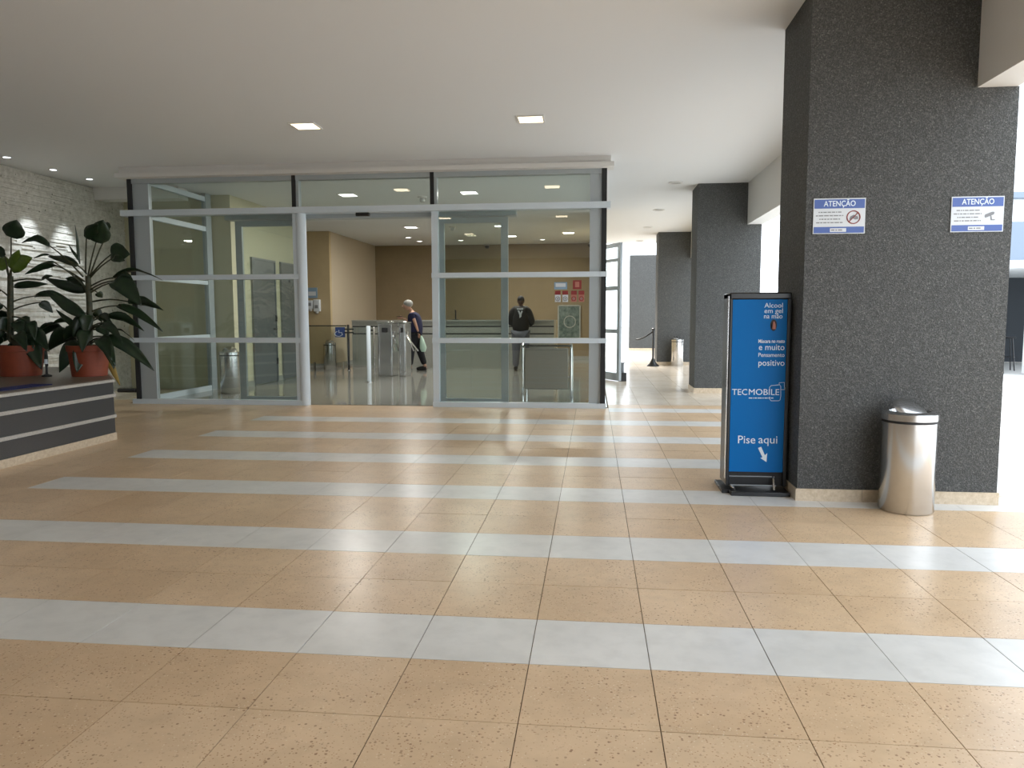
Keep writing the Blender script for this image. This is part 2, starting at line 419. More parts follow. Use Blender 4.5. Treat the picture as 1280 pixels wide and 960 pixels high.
d1 = sliding('door_1', -5.28, -4.24, 10.80, 'left sliding glass leaf pushed open behind the fixed pane')
d2 = sliding('door_2', -2.24, -1.22, 10.80, 'right sliding glass leaf pushed open behind the fixed pane')
B(-2.15, -1.98, 10.768, 10.775, 1.846, 1.894).build('sticker', M_grey, d2)
B(-4.60, -4.34, 10.768, 10.775, 1.846, 1.894).build('sticker', M_grey, d1)
hb = B(-5.4, -1.1, 10.70, 10.90, 2.71, 2.84).build('trim_4', M_alug)
tag(hb, 'grey sliding-door track box above the lobby entrance', 'door track', kind='structure')
se = B(-3.34, -3.14, 10.44, 10.50, 2.70, 2.75).build('door_sensor', M_black, bevel=0.012)
tag(se, 'small black motion sensor under the transom over the entrance', 'sensor')
# side glass walls
def side_glass(name, x, y0, y1, label):
    w = thing(name, (x, (y0+y1)/2, 0), label, 'glazing', kind='structure')
    for z0, z1 in ((0, 0.09), (0.92, 0.985), (1.85, 1.915), (2.77, 2.85), (3.28, 3.36)): B(x-0.03, x+0.03, y0, y1-0.18, z0, z1).build('rail', M_alu, w)
    B(x-0.04, x+0.04, y1-0.18, y1, 0, CZ).build('end_stile', M_alug, w)
    for z0, z1 in ((0.09, 0.92), (0.985, 1.85), (1.915, 2.77), (2.85, 3.28)): pane(w, x-0.004, x+0.004, y0, y1-0.18, z0, z1)
    return w
side_glass('window_2', -6.72, 10.68, 12.76, 'glass side wall of the lobby on the planter side')
side_glass('window_3', 0.12, 10.68, 15.0, 'glass side wall of the lobby on the pillar side')
# open hinged door
d3 = thing('door_3', (0.26, 15.35, 0), 'white framed glass door standing open beside the lobby corner', 'door', kind='structure')
A = Vector((0.16, 15.62, 0)); Bv = Vector((0.53, 14.95, 0)); U = (Bv-A).normalized()
def seg(t0, t1, z0, z1, th, nm, mt):
    a = A+U*t0; b = A+U*t1; n = Vector((-U.y, U.x, 0))*th/2; L = [a-n, b-n, b+n, a+n]
    MB().add([(p.x, p.y, z0) for p in L]+[(p.x, p.y, z1) for p in L], [(3, 2, 1, 0), (4, 5, 6, 7), (0, 1, 5, 4), (1, 2, 6, 5), (2, 3, 7, 6), (3, 0, 4, 7)]).build(nm, mt, d3)
LD = (Bv-A).length
seg(LD-0.10, LD, 0.01, 2.72, 0.05, 'stile', M_alug); seg(0, 0.09, 0.01, 2.72, 0.05, 'stile', M_alug)
RR = [(0.01, 0.16), (0.95, 1.03), (1.80, 1.88), (2.36, 2.42), (2.64, 2.72)]
for z0, z1 in RR: seg(0.09, LD-0.10, z0, z1, 0.05, 'rail', M_alug)
for i in range(4): seg(0.09, LD-0.10, RR[i][1], RR[i+1][0], 0.008, 'pane', M_glass)
ds = MB().box(0.50, 0.66, 15.0, 15.2, 0.0, 0.17).build('door_stop', M_dgran, bevel=0.01)
tag(ds, 'dark stone block holding the open glass door', 'door stop')
dp = MB().lathe((0.58, 15.12, 0.17), [(0.035, 0), (0.035, 0.17), (0.05, 0.18), (0.05, 0.2)], 12).build('block_handle', M_steeld)
dp.parent = ds

# ================================================================== LOBBY INTERIOR SHELL
lc = B(-6.76, 0.2, 10.73, 12.9, 3.42, CZ+0.02).box(-8.6, 0.2, 12.9, 23, 3.42, CZ+0.02).build('ceiling_lobby', M_ceil)
tag(lc, 'white ceiling inside the lobby', 'ceiling', kind='structure')
def wall(name, mat, label, *boxes):
    m = MB()
    for b in boxes: m.box(*b)
    return tag(m.build(name, mat), label, 'wall', kind='structure')
wall('wall_back_lobby', M_brown, 'brown back wall of the lobby behind the reception counter', (-6.6, 0.2, 22.5, 22.7, 0, 3.44))
wall('wall_side_lobby', M_tan, 'tan wall facing the turnstiles with two dispensers', (-8.6, -6.6, 18.47, 18.6, 0, 3.44))
wall('wall_panel_lobby', M_lite, 'pale side wall of the lobby next to the brown back wall', (-6.75, -6.6, 18.6, 22.5, 0, 3.44))
wall('wall_doors_lobby', M_cream, 'cream lobby wall holding the steel doors', (-6.75, -6.35, 12.98, 15.75, 0, 3.44))
wall('wall_return_lobby', M_cream, 'tan return wall behind the glass side wall', (-8.36, -6.35, 12.80, 12.98, 0, 3.44))
wall('wall_right_lobby', M_tan, 'tan right wall of the lobby beyond the open door', (0.08, 0.2, 15.7, 22.7, 0, 3.44))
wall('wall_alcove_lobby', M_tan, 'tan end wall of the alcove beyond the steel doors', (-8.6, -8.36, 12.98, 18.6, 0, 3.44))
for i, b in enumerate(((-8.36, -6.58, 18.45, 18.47, 0, 0.1), (-6.6, -6.58, 18.47, 22.5, 0, 0.1), (-6.58, 0.08, 22.48, 22.5, 0, 0.1), (-6.35, -6.33, 12.98, 13.50, 0, 0.1), (-6.35, -6.33, 14.56, 14.82, 0, 0.1))):
    tag(B(*b).build('baseboard_%d' % (i+1), M_cgran), 'grey granite skirting of the lobby walls', 'baseboard', kind='structure')
for nm, y0, y1, lab in (('door_4', 13.55, 14.52, 'nearer satin steel door in the cream lobby wall'), ('door_5', 14.86, 15.70, 'farther satin steel door in the cream lobby wall')):
    d = thing(nm, (-6.33, (y0+y1)/2, 0), lab, 'door', kind='structure')
    B(-6.35, -6.325, y0, y1, 0.01, 2.36).build('leaf', M_steeld, d)
    for a, b, z0, z1 in ((y0-0.04, y0, 0.0, 2.40), (y1, y1+0.04, 0.0, 2.40), (y0, y1, 2.36, 2.40)): B(-6.35, -6.31, a, b, z0, z1).build('frame', M_steeld, d)
    MB().tube([(-6.325, y1-0.1, 1.05), (-6.27, y1-0.1, 1.05), (-6.27, y1-0.22, 1.05)], 0.012, 8).build('handle', M_black, d)
    for z0 in (0.35, 1.2): B(-6.33, -6.30, y1-0.01, y1+0.03, z0, z0+0.12).build('hinge', M_black, d)
    B(-6.325, -6.29, y0+0.35, y0+0.62, 2.0, 2.05).build('door_closer', M_steeld, d)

# ================================================================== LOBBY FURNITURE
ct = thing('reception_counter', (-3.5, 18.7, 0), 'long grey granite reception counter with two black stripes along its front', 'counter')
for i in range(5):
    a = -6.03 + 1.015*i
    for z0, z1 in ((0.0, 0.845), (0.875, 1.025), (1.055, 1.17)):
        B(a, a+1.012, 18.40, 18.44, z0, z1).build('front_panel', M_cgran, ct)
B(-6.03, -0.96, 18.43, 19.0, 0, 1.16).build('body', M_blackm, ct)
B(-6.03, -0.96, 18.38, 19.02, 1.17, 1.20).build('worktop', M_cgran, ct)
B(-0.955, -0.90, 18.38, 19.02, 0, 1.20).build('end_panel', M_lite, ct)
st = MB().box(-3.46, -3.43, 18.7, 18.72, 1.2, 1.45).box(-3.52, -3.37, 18.65, 18.77, 1.2, 1.215).build('counter_microphone', M_black)
tag(st, 'thin black upright standing on the reception counter', 'microphone')

def turnstile(x, w, label, reach):
    t = thing('turnstile', (x+w/2, 16.1, 0), label, 'turnstile', 'steel turnstiles in the lobby')
    B(x, x+w, 15.85, 16.35, 0.0, 1.14).build('cabinet', M_steel, t, bevel=0.01)
    B(x-0.01, x+w+0.01, 15.83, 16.37, 1.14, 1.18).build('lid', M_chrome, t, bevel=0.01)
    for a in (x+0.02, x+w-0.035): B(a, a+0.015, 15.838, 15.85, 0.03, 1.13).build('edge_strip', M_chrome, t)
    h = Vector((x+w, 15.97, 0.86))
    MB().sphere(h, 0.045, 0.06, 0.06, 12, 8).build('hub', M_steel, t)
    for dx, dy, dz in ((reach, -0.22, -0.30), (reach*1.1, 0.1, -0.32), (0.03, -0.02, 0.1)):
        MB().tube([h, h+Vector((dx, dy, dz))], 0.018, 8).build('arm', M_chrome, t)
    B(x+w*0.3, x+w*0.7, 15.842, 15.85, 0.95, 1.05).build('card_reader', M_blackm, t)
turnstile(-4.63, 0.32, 'wider steel turnstile cabinet beside the white barrier post', 0.08)
turnstile(-4.165, 0.15, 'narrower steel turnstile cabinet next to the person in navy', 0.20)
def post(x, y, h, r, mat, label):
    t = thing('barrier_post', (x, y, 0), label, 'post')
    MB().lathe((x, y, 0), [(r*1.7, 0.001), (r*1.7, 0.015), (r, 0.02)], 16).build('foot', M_steel, t)
    MB().lathe((x, y, 0), [(r, 0.02), (r, h-0.01), (r*0.8, h)], 16).build('tube', mat, t); return t
post(-4.39, 14.40, 1.11, 0.042, M_alu, 'white tubular barrier post in front of the turnstiles')
post(-5.83, 17.5, 1.10, 0.028, M_blackm, 'slim dark barrier post holding the glass gate')
post(-5.05, 17.0, 1.05, 0.022, M_steel, 'thin steel barrier post between the glass panels')
gg = thing('glass_barrier', (-6.5, 17.5, 0), 'low glass barrier with a dark top rail left of the turnstiles', 'barrier')
B(-7.6, -5.87, 17.49, 17.51, 0.12, 1.06).build('pane', M_glass, gg)
B(-7.6, -5.87, 17.485, 17.515, 1.06, 1.085).build('top_rail', M_blackm, gg)
for x in (-7.4, -6.7, -6.0): B(x, x+0.04, 17.48, 17.52, 0.001, 0.2).build('clamp', M_steel, gg)
hs = thing('access_sign', (-6.02, 17.47, 0.92), 'small square blue wheelchair sign on the glass barrier', 'sign')
B(-6.14, -5.90, 17.472, 17.48, 0.80, 1.04).build('board', M_signb, hs)
MB().tube([(-6.06+0.09*math.cos(a), 17.468, 0.88+0.06*math.sin(a)) for a in [math.radians(110+k*26) for k in range(10)]], 0.009, 6).build('wheel', M_ink, hs)
MB().tube([(-6.05, 17.468, 0.97), (-6.05, 17.468, 0.91), (-5.98, 17.468, 0.91), (-5.96, 17.468, 0.85)], 0.009, 6).build('figure', M_ink, hs)
g2 = thing('glass_gate', (-5.1, 17.0, 0), 'clear glass swing gate hung between the barrier posts', 'gate')
B(-5.78, -5.08, 17.2, 17.212, 0.15, 1.05).build('pane', M_glass, g2)
MB().tube([(-5.10, 17.206, 0.0), (-5.10, 17.206, 0.2)], 0.015, 8).build('pivot', M_steel, g2)
for z in (0.98, 0.9): B(-5.82, -5.60, 17.19, 17.225, z, z+0.03).build('hinge', M_blackm, g2)
B(-5.30, -5.12, 17.19, 17.225, 0.95, 0.99).build('latch', M_blackm, g2)

def bin_(x, y, r, h, label, flap=True):
    t = thing('waste_bin', (x, y, 0), label, 'bin', 'stainless steel bins')
    MB().lathe((x, y, 0), [(r*0.97, 0.001), (r, 0.01), (r, h*0.86)], 40).build('drum', M_steel, t)
    MB().lathe((x, y, 0), [(r*0.98, h*0.86), (r*0.98, h*0.885)], 40).build('gasket', M_blackm, t)
    MB().lathe((x, y, 0), [(r*1.03, h*0.885), (r*1.03, h*0.945), (r*0.98, h*0.955), (r*0.75, h*0.965), (r*0.72, h*0.93)], 40, cap=False).build('lid_rim', M_steel, t)
    if flap:
        n = 24; vs = [(x, y, h*0.935)]; R = Matrix.Rotation(math.radians(14), 3, 'Y') @ Matrix.Rotation(math.radians(28), 3, 'X')
        m = MB(); pr = [(0.02, 0.022), (0.5, 0.02), (0.9, 0.01), (1.0, 0.0), (0.9, -0.008), (0.02, -0.01)]
        vs = []; fs = []
        for q, zz in pr:
            for k in range(n):
                v = R @ Vector((q*r*0.70*math.cos(2*math.pi*k/n), q*r*0.70*math.sin(2*math.pi*k/n), zz)); vs.append((x+v.x, y+v.y, h*0.985+v.z))
        for i in range(len(pr)-1): fs += [(i*n+k, i*n+(k+1) % n, (i+1)*n+(k+1) % n, (i+1)*n+k) for k in range(n)]
        fs += [tuple(range(n-1, -1, -1)), tuple(range((len(pr)-1)*n, len(pr)*n))]
        m.add(vs, fs[::1]).build('swing_flap', M_steel, t)
    return t
bin_(2.085, 5.19, 0.168, 0.69, 'large steel swing-top bin in front of the nearest pillar')
bin_(2.16, 19.80, 0.16, 0.72, 'small distant steel bin at the foot of the third pillar')
bin_(-6.10, 12.10, 0.165, 0.74, 'steel bin just inside the lobby beside the left sliding leaf')
bin_(-6.46, 17.95, 0.15, 0.68, 'steel bin behind the low glass barrier in the lobby')

# stanchion with rope
t = thing('stanchion', (1.53, 19.6, 0), 'black rope stanchion in front of the far pillars', 'stanchion')
MB().lathe((1.53, 19.6, 0), [(0.16, 0.001), (0.16, 0.02), (0.09, 0.08), (0.03, 0.2)], 20).build('base', M_black, t)
MB().lathe((1.53, 19.6, 0), [(0.025, 0.2), (0.025, 0.92)], 12).build('pole', M_black, t)
MB().lathe((1.53, 19.6, 0), [(0.04, 0.92), (0.045, 0.96), (0.02, 0.98)], 12).build('cap', M_black, t)
MB().tube([(1.53-0.42*k/8, 19.6+0.3*k/8, 0.90-0.22*math.sin(math.pi/2*k/8)) for k in range(9)], 0.018, 8).build('rope', M_blackm, t)

# grey seat with chrome tube frame inside the lobby
t = thing('lobby_armchair', (-0.72, 11.75, 0), 'grey upholstered seat back with chrome tube frame behind the right glass', 'armchair')
B(-1.06, -0.38, 11.60, 11.68, 0.16, 0.80).build('backrest', M_sofa, t, bevel=0.02)
B(-1.02, -0.42, 11.70, 12.25, 0.34, 0.46).build('seat', M_sofa, t, bevel=0.03)
for x in (-1.09, -0.34):
    MB().tube([(x, 11.62, 0.001), (x, 11.62, 0.80), (x, 11.68, 0.85), (x, 12.20, 0.62), (x, 12.26, 0.56), (x, 12.26, 0.001)], 0.022, 10).build('side_frame', M_chrome, t)
B(-1.09, -0.34, 11.63, 11.66, 0.82, 0.85).build('top_bar', M_chrome, t)
B(-1.09, -0.34, 11.98, 12.01, 0.30, 0.335).build('cross_bar', M_chrome, t)

# dispensers and notice on the tan wall
for k, (x, z0, z1, w, lab) in enumerate(((-7.10, 1.42, 1.70, 0.14, 'narrow white soap dispenser left on the tan wall'), (-6.93, 1.36, 1.72, 0.17, 'larger white gel dispenser right on the tan wall'))):
    t = thing('wall_dispenser', (x, 18.4, z0), lab, 'dispenser', 'dispensers on the lobby wall')
    B(x-w/2, x+w/2, 18.37, 18.468, z0+0.06, z1).build('housing', M_signw, t, bevel=0.015)
    MB().lathe((x, 18.40, z0), [(0.02, 0), (0.05, 0.03), (0.05, 0.06)], 12).build('nozzle', M_off, t)
    B(x-w*0.25, x+w*0.25, 18.362, 18.37, z0+0.14, z0+0.22).build('window', M_grey, t)
t = thing('wall_notice', (-7.06, 18.45, 1.8), 'pale blue notice above the wall dispensers', 'notice')
B(-7.20, -6.93, 18.455, 18.468, 1.76, 2.02).build('sheet', pmat('notice_blue', (0.22, 0.33, 0.45), 0.6), t)
B(-7.16, -6.97, 18.450, 18.455, 1.82, 1.92).build('picture', M_signw, t)

# decals on the right pane
decals = [(-0.55, -0.37, 1.665, 1.765, MATS['notice_blue'], M_signw, 'pale blue rectangular sticker on the right lobby pane'),
          (-0.29, -0.17, 1.665, 1.79, M_red, M_pink, 'square red sticker on the right lobby pane'),
          (-0.54, -0.46, 1.49, 1.645, M_signw, M_red, 'first tall sticker of the lower row on the right lobby pane'),
          (-0.435, -0.355, 1.49, 1.645, M_signw, M_red, 'second tall sticker of the lower row on the right lobby pane'),
          (-0.315, -0.235, 1.49, 1.645, M_pink, M_red, 'third tall sticker of the lower row on the right lobby pane'),
          (-0.21, -0.13, 1.49, 1.645, M_pink, M_red, 'fourth tall sticker of the lower row on the right lobby pane')]
for k, (x0, x1, z0, z1, m0, m1, lab) in enumerate(decals):
    t = thing('window_sticker', ((x0+x1)/2, 10.596, z0), lab, 'sticker', 'stickers on the lobby glass')
    B(x0, x1, 10.597, 10.5995, z0, z1).build('backing', m0, t)
    if k == 0:
        B(x0+0.02, x1-0.02, 10.5945, 10.597, z0+0.035, z1-0.015).build('print', m1, t)
    elif k == 1:
        B(x0+0.03, x1-0.03, 10.5945, 10.597, z0+0.03, z1-0.02).build('print', m1, t)
    else:
        B(x0, x1, 10.5945, 10.597, z1-0.055, z1).build('header', m1, t)
        c = ((x0+x1)/2, z0+0.045)
        MB().tube([(c[0]+0.028*math.cos(a), 10.5945, c[1]+0.028*math.sin(a)) for a in [k2*math.pi/7 for k2 in range(15)]], 0.006, 6).build('ring', M_red if k > 3 else M_grey, t)
        MB().sphere((c[0], 10.5955, c[1]), 0.011, 0.002, 0.011, 8, 6).build('dot', M_grey, t)
# framed glass board on the back wall
t = thing('framed_panel', (-0.75, 22.45, 0.9), 'grey-green framed panel with a round motif on the back wall', 'panel')
B(-1.02, -0.42, 22.44, 22.48, 0.62, 1.58).build('board', grain('mottled_green_glass', (0.06, 0.09, 0.08), (0.2, 0.24, 0.22), 7, 0.15), t)
for a, b, z0, z1 in ((-1.06, -1.02, 0.6, 1.6), (-0.42, -0.38, 0.6, 1.6), (-1.02, -0.42, 1.58, 1.62)): B(a, b, 22.43, 22.48, z0, z1).build('frame', M_cgran, t)
MB().tube([(-0.70+0.17*math.cos(a), 22.437, 1.12+0.17*math.sin(a)) for a in [k*math.pi/12 for k in range(25)]], 0.016, 6).build('round_motif', M_cgran, t)

# ================================================================== LIGHTS
def area(name, loc, size, energy, color, parent, spot=None):
    l = bpy.data.lights.new(name, 'SPOT' if spot else 'AREA'); l.energy = energy; l.color = color
    if spot: l.spot_size = spot; l.spot_blend = 0.6; l.shadow_soft_size = 0.03
    else: l.shape = 'SQUARE'; l.size = size
    o = bpy.data.objects.new(name, l); COL.objects.link(o); o.parent = parent
    o.location = Vector(loc) - wloc(parent); return o
def square_light(x, y, z, s, label, group, warm=False, energy=14):
    t = thing('ceiling_light', (x, y, z), label, 'light', group)
    h = s/2
    for a, b, c, d in ((x-h-0.02, x+h+0.02, y-h-0.02, y-h), (x-h-0.02, x+h+0.02, y+h, y+h+0.02), (x-h-0.02, x-h, y-h, y+h), (x+h, x+h+0.02, y-h, y+h)):
        B(a, b, c, d, z-0.012, z).build('frame', M_paint, t)
    B(x-h, x+h, y-h, y+h, z-0.006, z).build('diffuser', M_lampw if warm else M_lamp, t)
    area('lamp_light', (x, y, z-0.02), s*0.9, energy, (1, 0.84, 0.62) if warm else (1, 0.95, 0.88), t)
outer = [(-3.26, 8.45, 'lit square ceiling light outside, above the lobby entrance'), (-0.70, 8.45, 'lit square ceiling light outside, above the right lobby pane')]
for x, y, lab in outer: square_light(x, y, CZ, 0.26, lab, 'square lights in the porch ceiling', True, 2.5)
for y, w1_ in ((4.7, 'nearer'), (1.5, 'farther')):
    for x, w2_ in ((-3.26, 'left'), (-0.70, 'right')): square_light(x, y, CZ, 0.26, 'porch ceiling light seen only mirrored in the lobby glass, %s of the %s pair' % (w2_, w1_), 'porch lights seen only as reflections', True, 2.5)
inner = [(-4.30, 13.06, 'inner ceiling light nearest the entrance on the left'), (-2.15, 13.06, 'inner ceiling light nearest the entrance on the right'),
         (-4.36, 17.9, 'inner ceiling light above the turnstiles'), (-2.20, 17.9, 'inner ceiling light behind the sliding leaf stile'),
         (-2.20, 20.2, 'inner ceiling light over the counter near the back wall'), (-0.65, 19.6, 'inner ceiling light farthest right above the counter')]
for x, y, lab in inner: square_light(x, y, 3.42, 0.27, lab, 'square lights in the lobby ceiling', False, 80)
def round_light(x, y, z, r, lens, label, group, energy=0, aim=None):
    t = thing('downlight', (x, y, z), label, 'light', group)
    MB().lathe((x, y, z-0.012), [(r, 0), (r*1.35, 0.0), (r*1.35, 0.012), (r, 0.012)], 20, cap=False).build('ring', M_paint, t)
    MB().lathe((x, y, z-0.008), [(r*0.2, 0), (r, 0), (r, 0.008)], 20).build('lens', lens, t)
    if energy:
        o = area('lamp_light', (x, y, z-0.02), 0, energy, (0.84, 0.92, 1.0), t, spot=math.radians(42))
        if aim: o.rotation_euler = Vector((aim[0]-x, aim[1]-y, aim[2]-z)).to_track_quat('-Z', 'Y').to_euler()
for x, y, lab in ((-7.88, 9.58, 'spotlight washing the stone wall, leftmost in view'), (-7.88, 10.46, 'spotlight washing the stone wall, middle one'), (-7.85, 11.22, 'spotlight washing the stone wall, nearest the lobby')):
    round_light(x, y, CZ, 0.045, M_spot, lab, 'wall washer spotlights', 210, (-8.33, y, 1.75))
for x, y, lab in ((-1.43, 21.2, 'small round lobby downlight right of the counter centre'), (-4.92, 21.2, 'small round lobby downlight near the pale wall'), (-5.0, 20.2, 'small round lobby downlight just in front of the pale wall'), (-3.72, 21.1, 'small round lobby downlight over the middle of the counter')):
    round_light(x, y, 3.42, 0.07, M_lamp, lab, 'round downlights in the lobby')
for y, lab in ((12.67, 'nearest unlit round fitting in the passage ceiling'), (15.83, 'second unlit round fitting in the passage ceiling'), (18.9, 'third unlit round fitting in the passage ceiling'), (22.27, 'farthest unlit round fitting in the passage ceiling')):
    round_light(1.31, y, CZ, 0.085, M_off, lab, 'unlit passage downlights')
for x, y, lab in ((-3.05, 13.4, 'smoke detector on the lobby ceiling near the glass'), (-3.35, 17.9, 'smoke detector on the lobby ceiling farther in')):
    t = thing('smoke_detector', (x, y, 3.42), lab, 'detector', 'smoke detectors')
    MB().lathe((x, y, 3.42), [(0.03, -0.10), (0.05, -0.08), (0.05, -0.03)], 16).build('sensor', M_off, t)
    MB().lathe((x, y, 3.42), [(0.08, -0.03), (0.09, 0.0)], 16).build('base', M_paint, t)
for x, lab in ((-3.15, 'black dome camera at the top of the back wall centre'), (-0.10, 'black dome camera in the right back corner')):
    t = thing('dome_camera', (x, 22.35, 3.42), lab, 'camera', 'lobby cameras')
    MB().lathe((x, 22.3, 3.42), [(0.08, -0.05), (0.09, 0)], 16).build('mount', M_off, t)
    MB().sphere((x, 22.3, 3.35), 0.075, 0.075, 0.07, 14, 8).build('dome', M_black, t)

# ================================================================== HAND GEL STAND
t = thing('gel_stand', (1.20, 5.66, 0), 'tall black-framed blue hand gel stand beside the nearest pillar', 'dispenser stand')
X0, X1, Y0, Y1, ZT = 0.975, 1.408, 5.58, 5.84, 1.455
B(X0, X0+0.022, Y0, Y1, 0.05, ZT).build('side_panel', M_black, t, bevel=0.006)
B(X1-0.03, X1, Y0, Y1, 0.05, ZT).build('side_panel', M_black, t, bevel=0.006)
B(X0, X1, Y0-0.004, Y1, ZT-0.045, ZT+0.005).build('top_cap', M_black, t, bevel=0.01)
B(X0+0.022, X1-0.03, Y1-0.02, Y1, 0.05, ZT-0.045).build('back_panel', M_black, t)
B(X0-0.005, X0+0.004, Y0+0.015, Y0+0.055, 0.10, ZT-0.02).build('edge_trim', M_steel, t)
B(X0+0.022, X1-0.03, Y0+0.03, Y0+0.04, 0.05, 0.155).build('dark_backing', M_blackm, t)  # black sheet stands in for the dark interior below the panel
pn = B(X0+0.022, X1-0.03, Y0+0.004, Y0+0.012, 0.155, ZT-0.045).build('front_panel', M_blue, t)
B(X0-0.03, X1+0.004, Y0-0.03, Y1+0.06, 0.0, 0.025).build('base_plate', M_black, t, bevel=0.004)
B(X0+0.02, X1, Y0-0.11, Y0-0.03, 0.0, 0.03).build('base_lip', M_black, t, bevel=0.004)
for z, yy in ((0.06, Y0-0.02), (0.115, Y0+0.03)):
    MB().tube([(X0+0.03, yy, z), (X1-0.08, yy, z)], 0.006, 8).build('pedal_bar', M_steeld, t)
MB().beam((X0+0.06, Y0-0.06, 0.035), (X0+0.03, Y0+0.0, 0.06), 0.012, 0.008).build('pedal_arm', M_chrome, t)
MB().beam((X1-0.10, Y0-0.06, 0.035), (X1-0.09, Y0+0.03, 0.12), 0.012, 0.008).build('pedal_arm', M_steel, t)
fy = Y0+0.0032
def tx(s, px, py, h, wpx=None, bold=0.0, al='LEFT'):
    p = at(px, py, fy); q = at(px+(wpx or 1), py, fy)
    text(s, h, p.x, fy, p.z, M_ink, pn, 'lettering', al, width=(q.x-p.x) if wpx else None, bold=bold)
tx('Alcool', 955.5, 384.5, 0.048, 23); tx('em gel', 955.5, 391.3, 0.048, 23); tx('na mão', 955.0, 398.0, 0.048, 23)
tx('Máscara no rosto', 948.0, 428.5, 0.036, 33, 0.0006)
tx('e muito', 948.5, 437.5, 0.062, 32); tx('Pensamento', 948.0, 446, 0.042, 32.5); tx('positivo', 948.0, 457, 0.062, 32.5)
tx('TEC', 915, 493.5, 0.062, 19); tx('MOBILE', 936, 493.5, 0.062, 38); 
tx('Pise', 922.5, 554, 0.082, 21.5); tx('aqui', 948, 554, 0.082, 23.5)
m = MB(); a = 936.0
for w_ in (5, 2, 4, 6, 2.5, 5, 3, 4):
    p = at(a, 497.5, fy); q = at(a+w_-0.8, 497.5, fy); m.box(p.x, q.x, fy-0.0006, fy+0.0006, p.z-0.003, p.z+0.003); a += w_
m.build('small_print', M_ink, pn, kind='stuff')
def poly(pts, mat, nm='emblem'):
    P = [at(x, y, fy) for x, y in pts]
    if sum(P[i].x*P[(i+1) % len(P)].z-P[(i+1) % len(P)].x*P[i].z for i in range(len(P))) < 0: P = P[::-1]
    MB().prism(P, lambda p: (p.x, fy+0.0006, p.z), lambda p: (p.x, fy-0.0006, p.z)).build(nm, mat, pn)
poly([(947.5, 560), (951.5, 558.5), (956, 569), (959, 566.5), (958, 577.5), (950.5, 572.5), (953, 571.5)], M_ink, 'arrow')
def stroke(pts, w=0.0035): 
    P = [at(x, y, fy) for x, y in pts]
    MB().tube([(p.x, fy+0.0005, p.z) for p in P], w/2, 6).build('emblem', M_ink, pn)
stroke([(962, 489), (962, 484), (964, 482), (974.5, 481), (976, 483), (976, 495), (975, 500), (973, 501), (964, 501), (962, 499), (962, 496)])
stroke([(974, 481), (974, 478.5), (980.5, 478), (980.5, 484)], 0.003); stroke([(976.5, 487), (981, 487), (981, 484)], 0.003)
c = at(967, 406.5, fy)
MB().prism([(math.cos(a)*0.023, math.sin(a)*0.042) for a in [k*math.pi/10 for k in range(20)]][::-1], lambda p: (c.x+p[0], fy-0.001, c.z+p[1]), lambda p: (c.x+p[0], fy+0.002, c.z+p[1])).build('nozzle_hole', M_blackm, pn)
MB().tube([(c.x, fy-0.002, c.z+0.025), (c.x, fy-0.012, c.z+0.005), (c.x, fy-0.012, c.z-0.028)], [0.006, 0.011, 0.013], 10).build('nozzle', M_pink, pn)

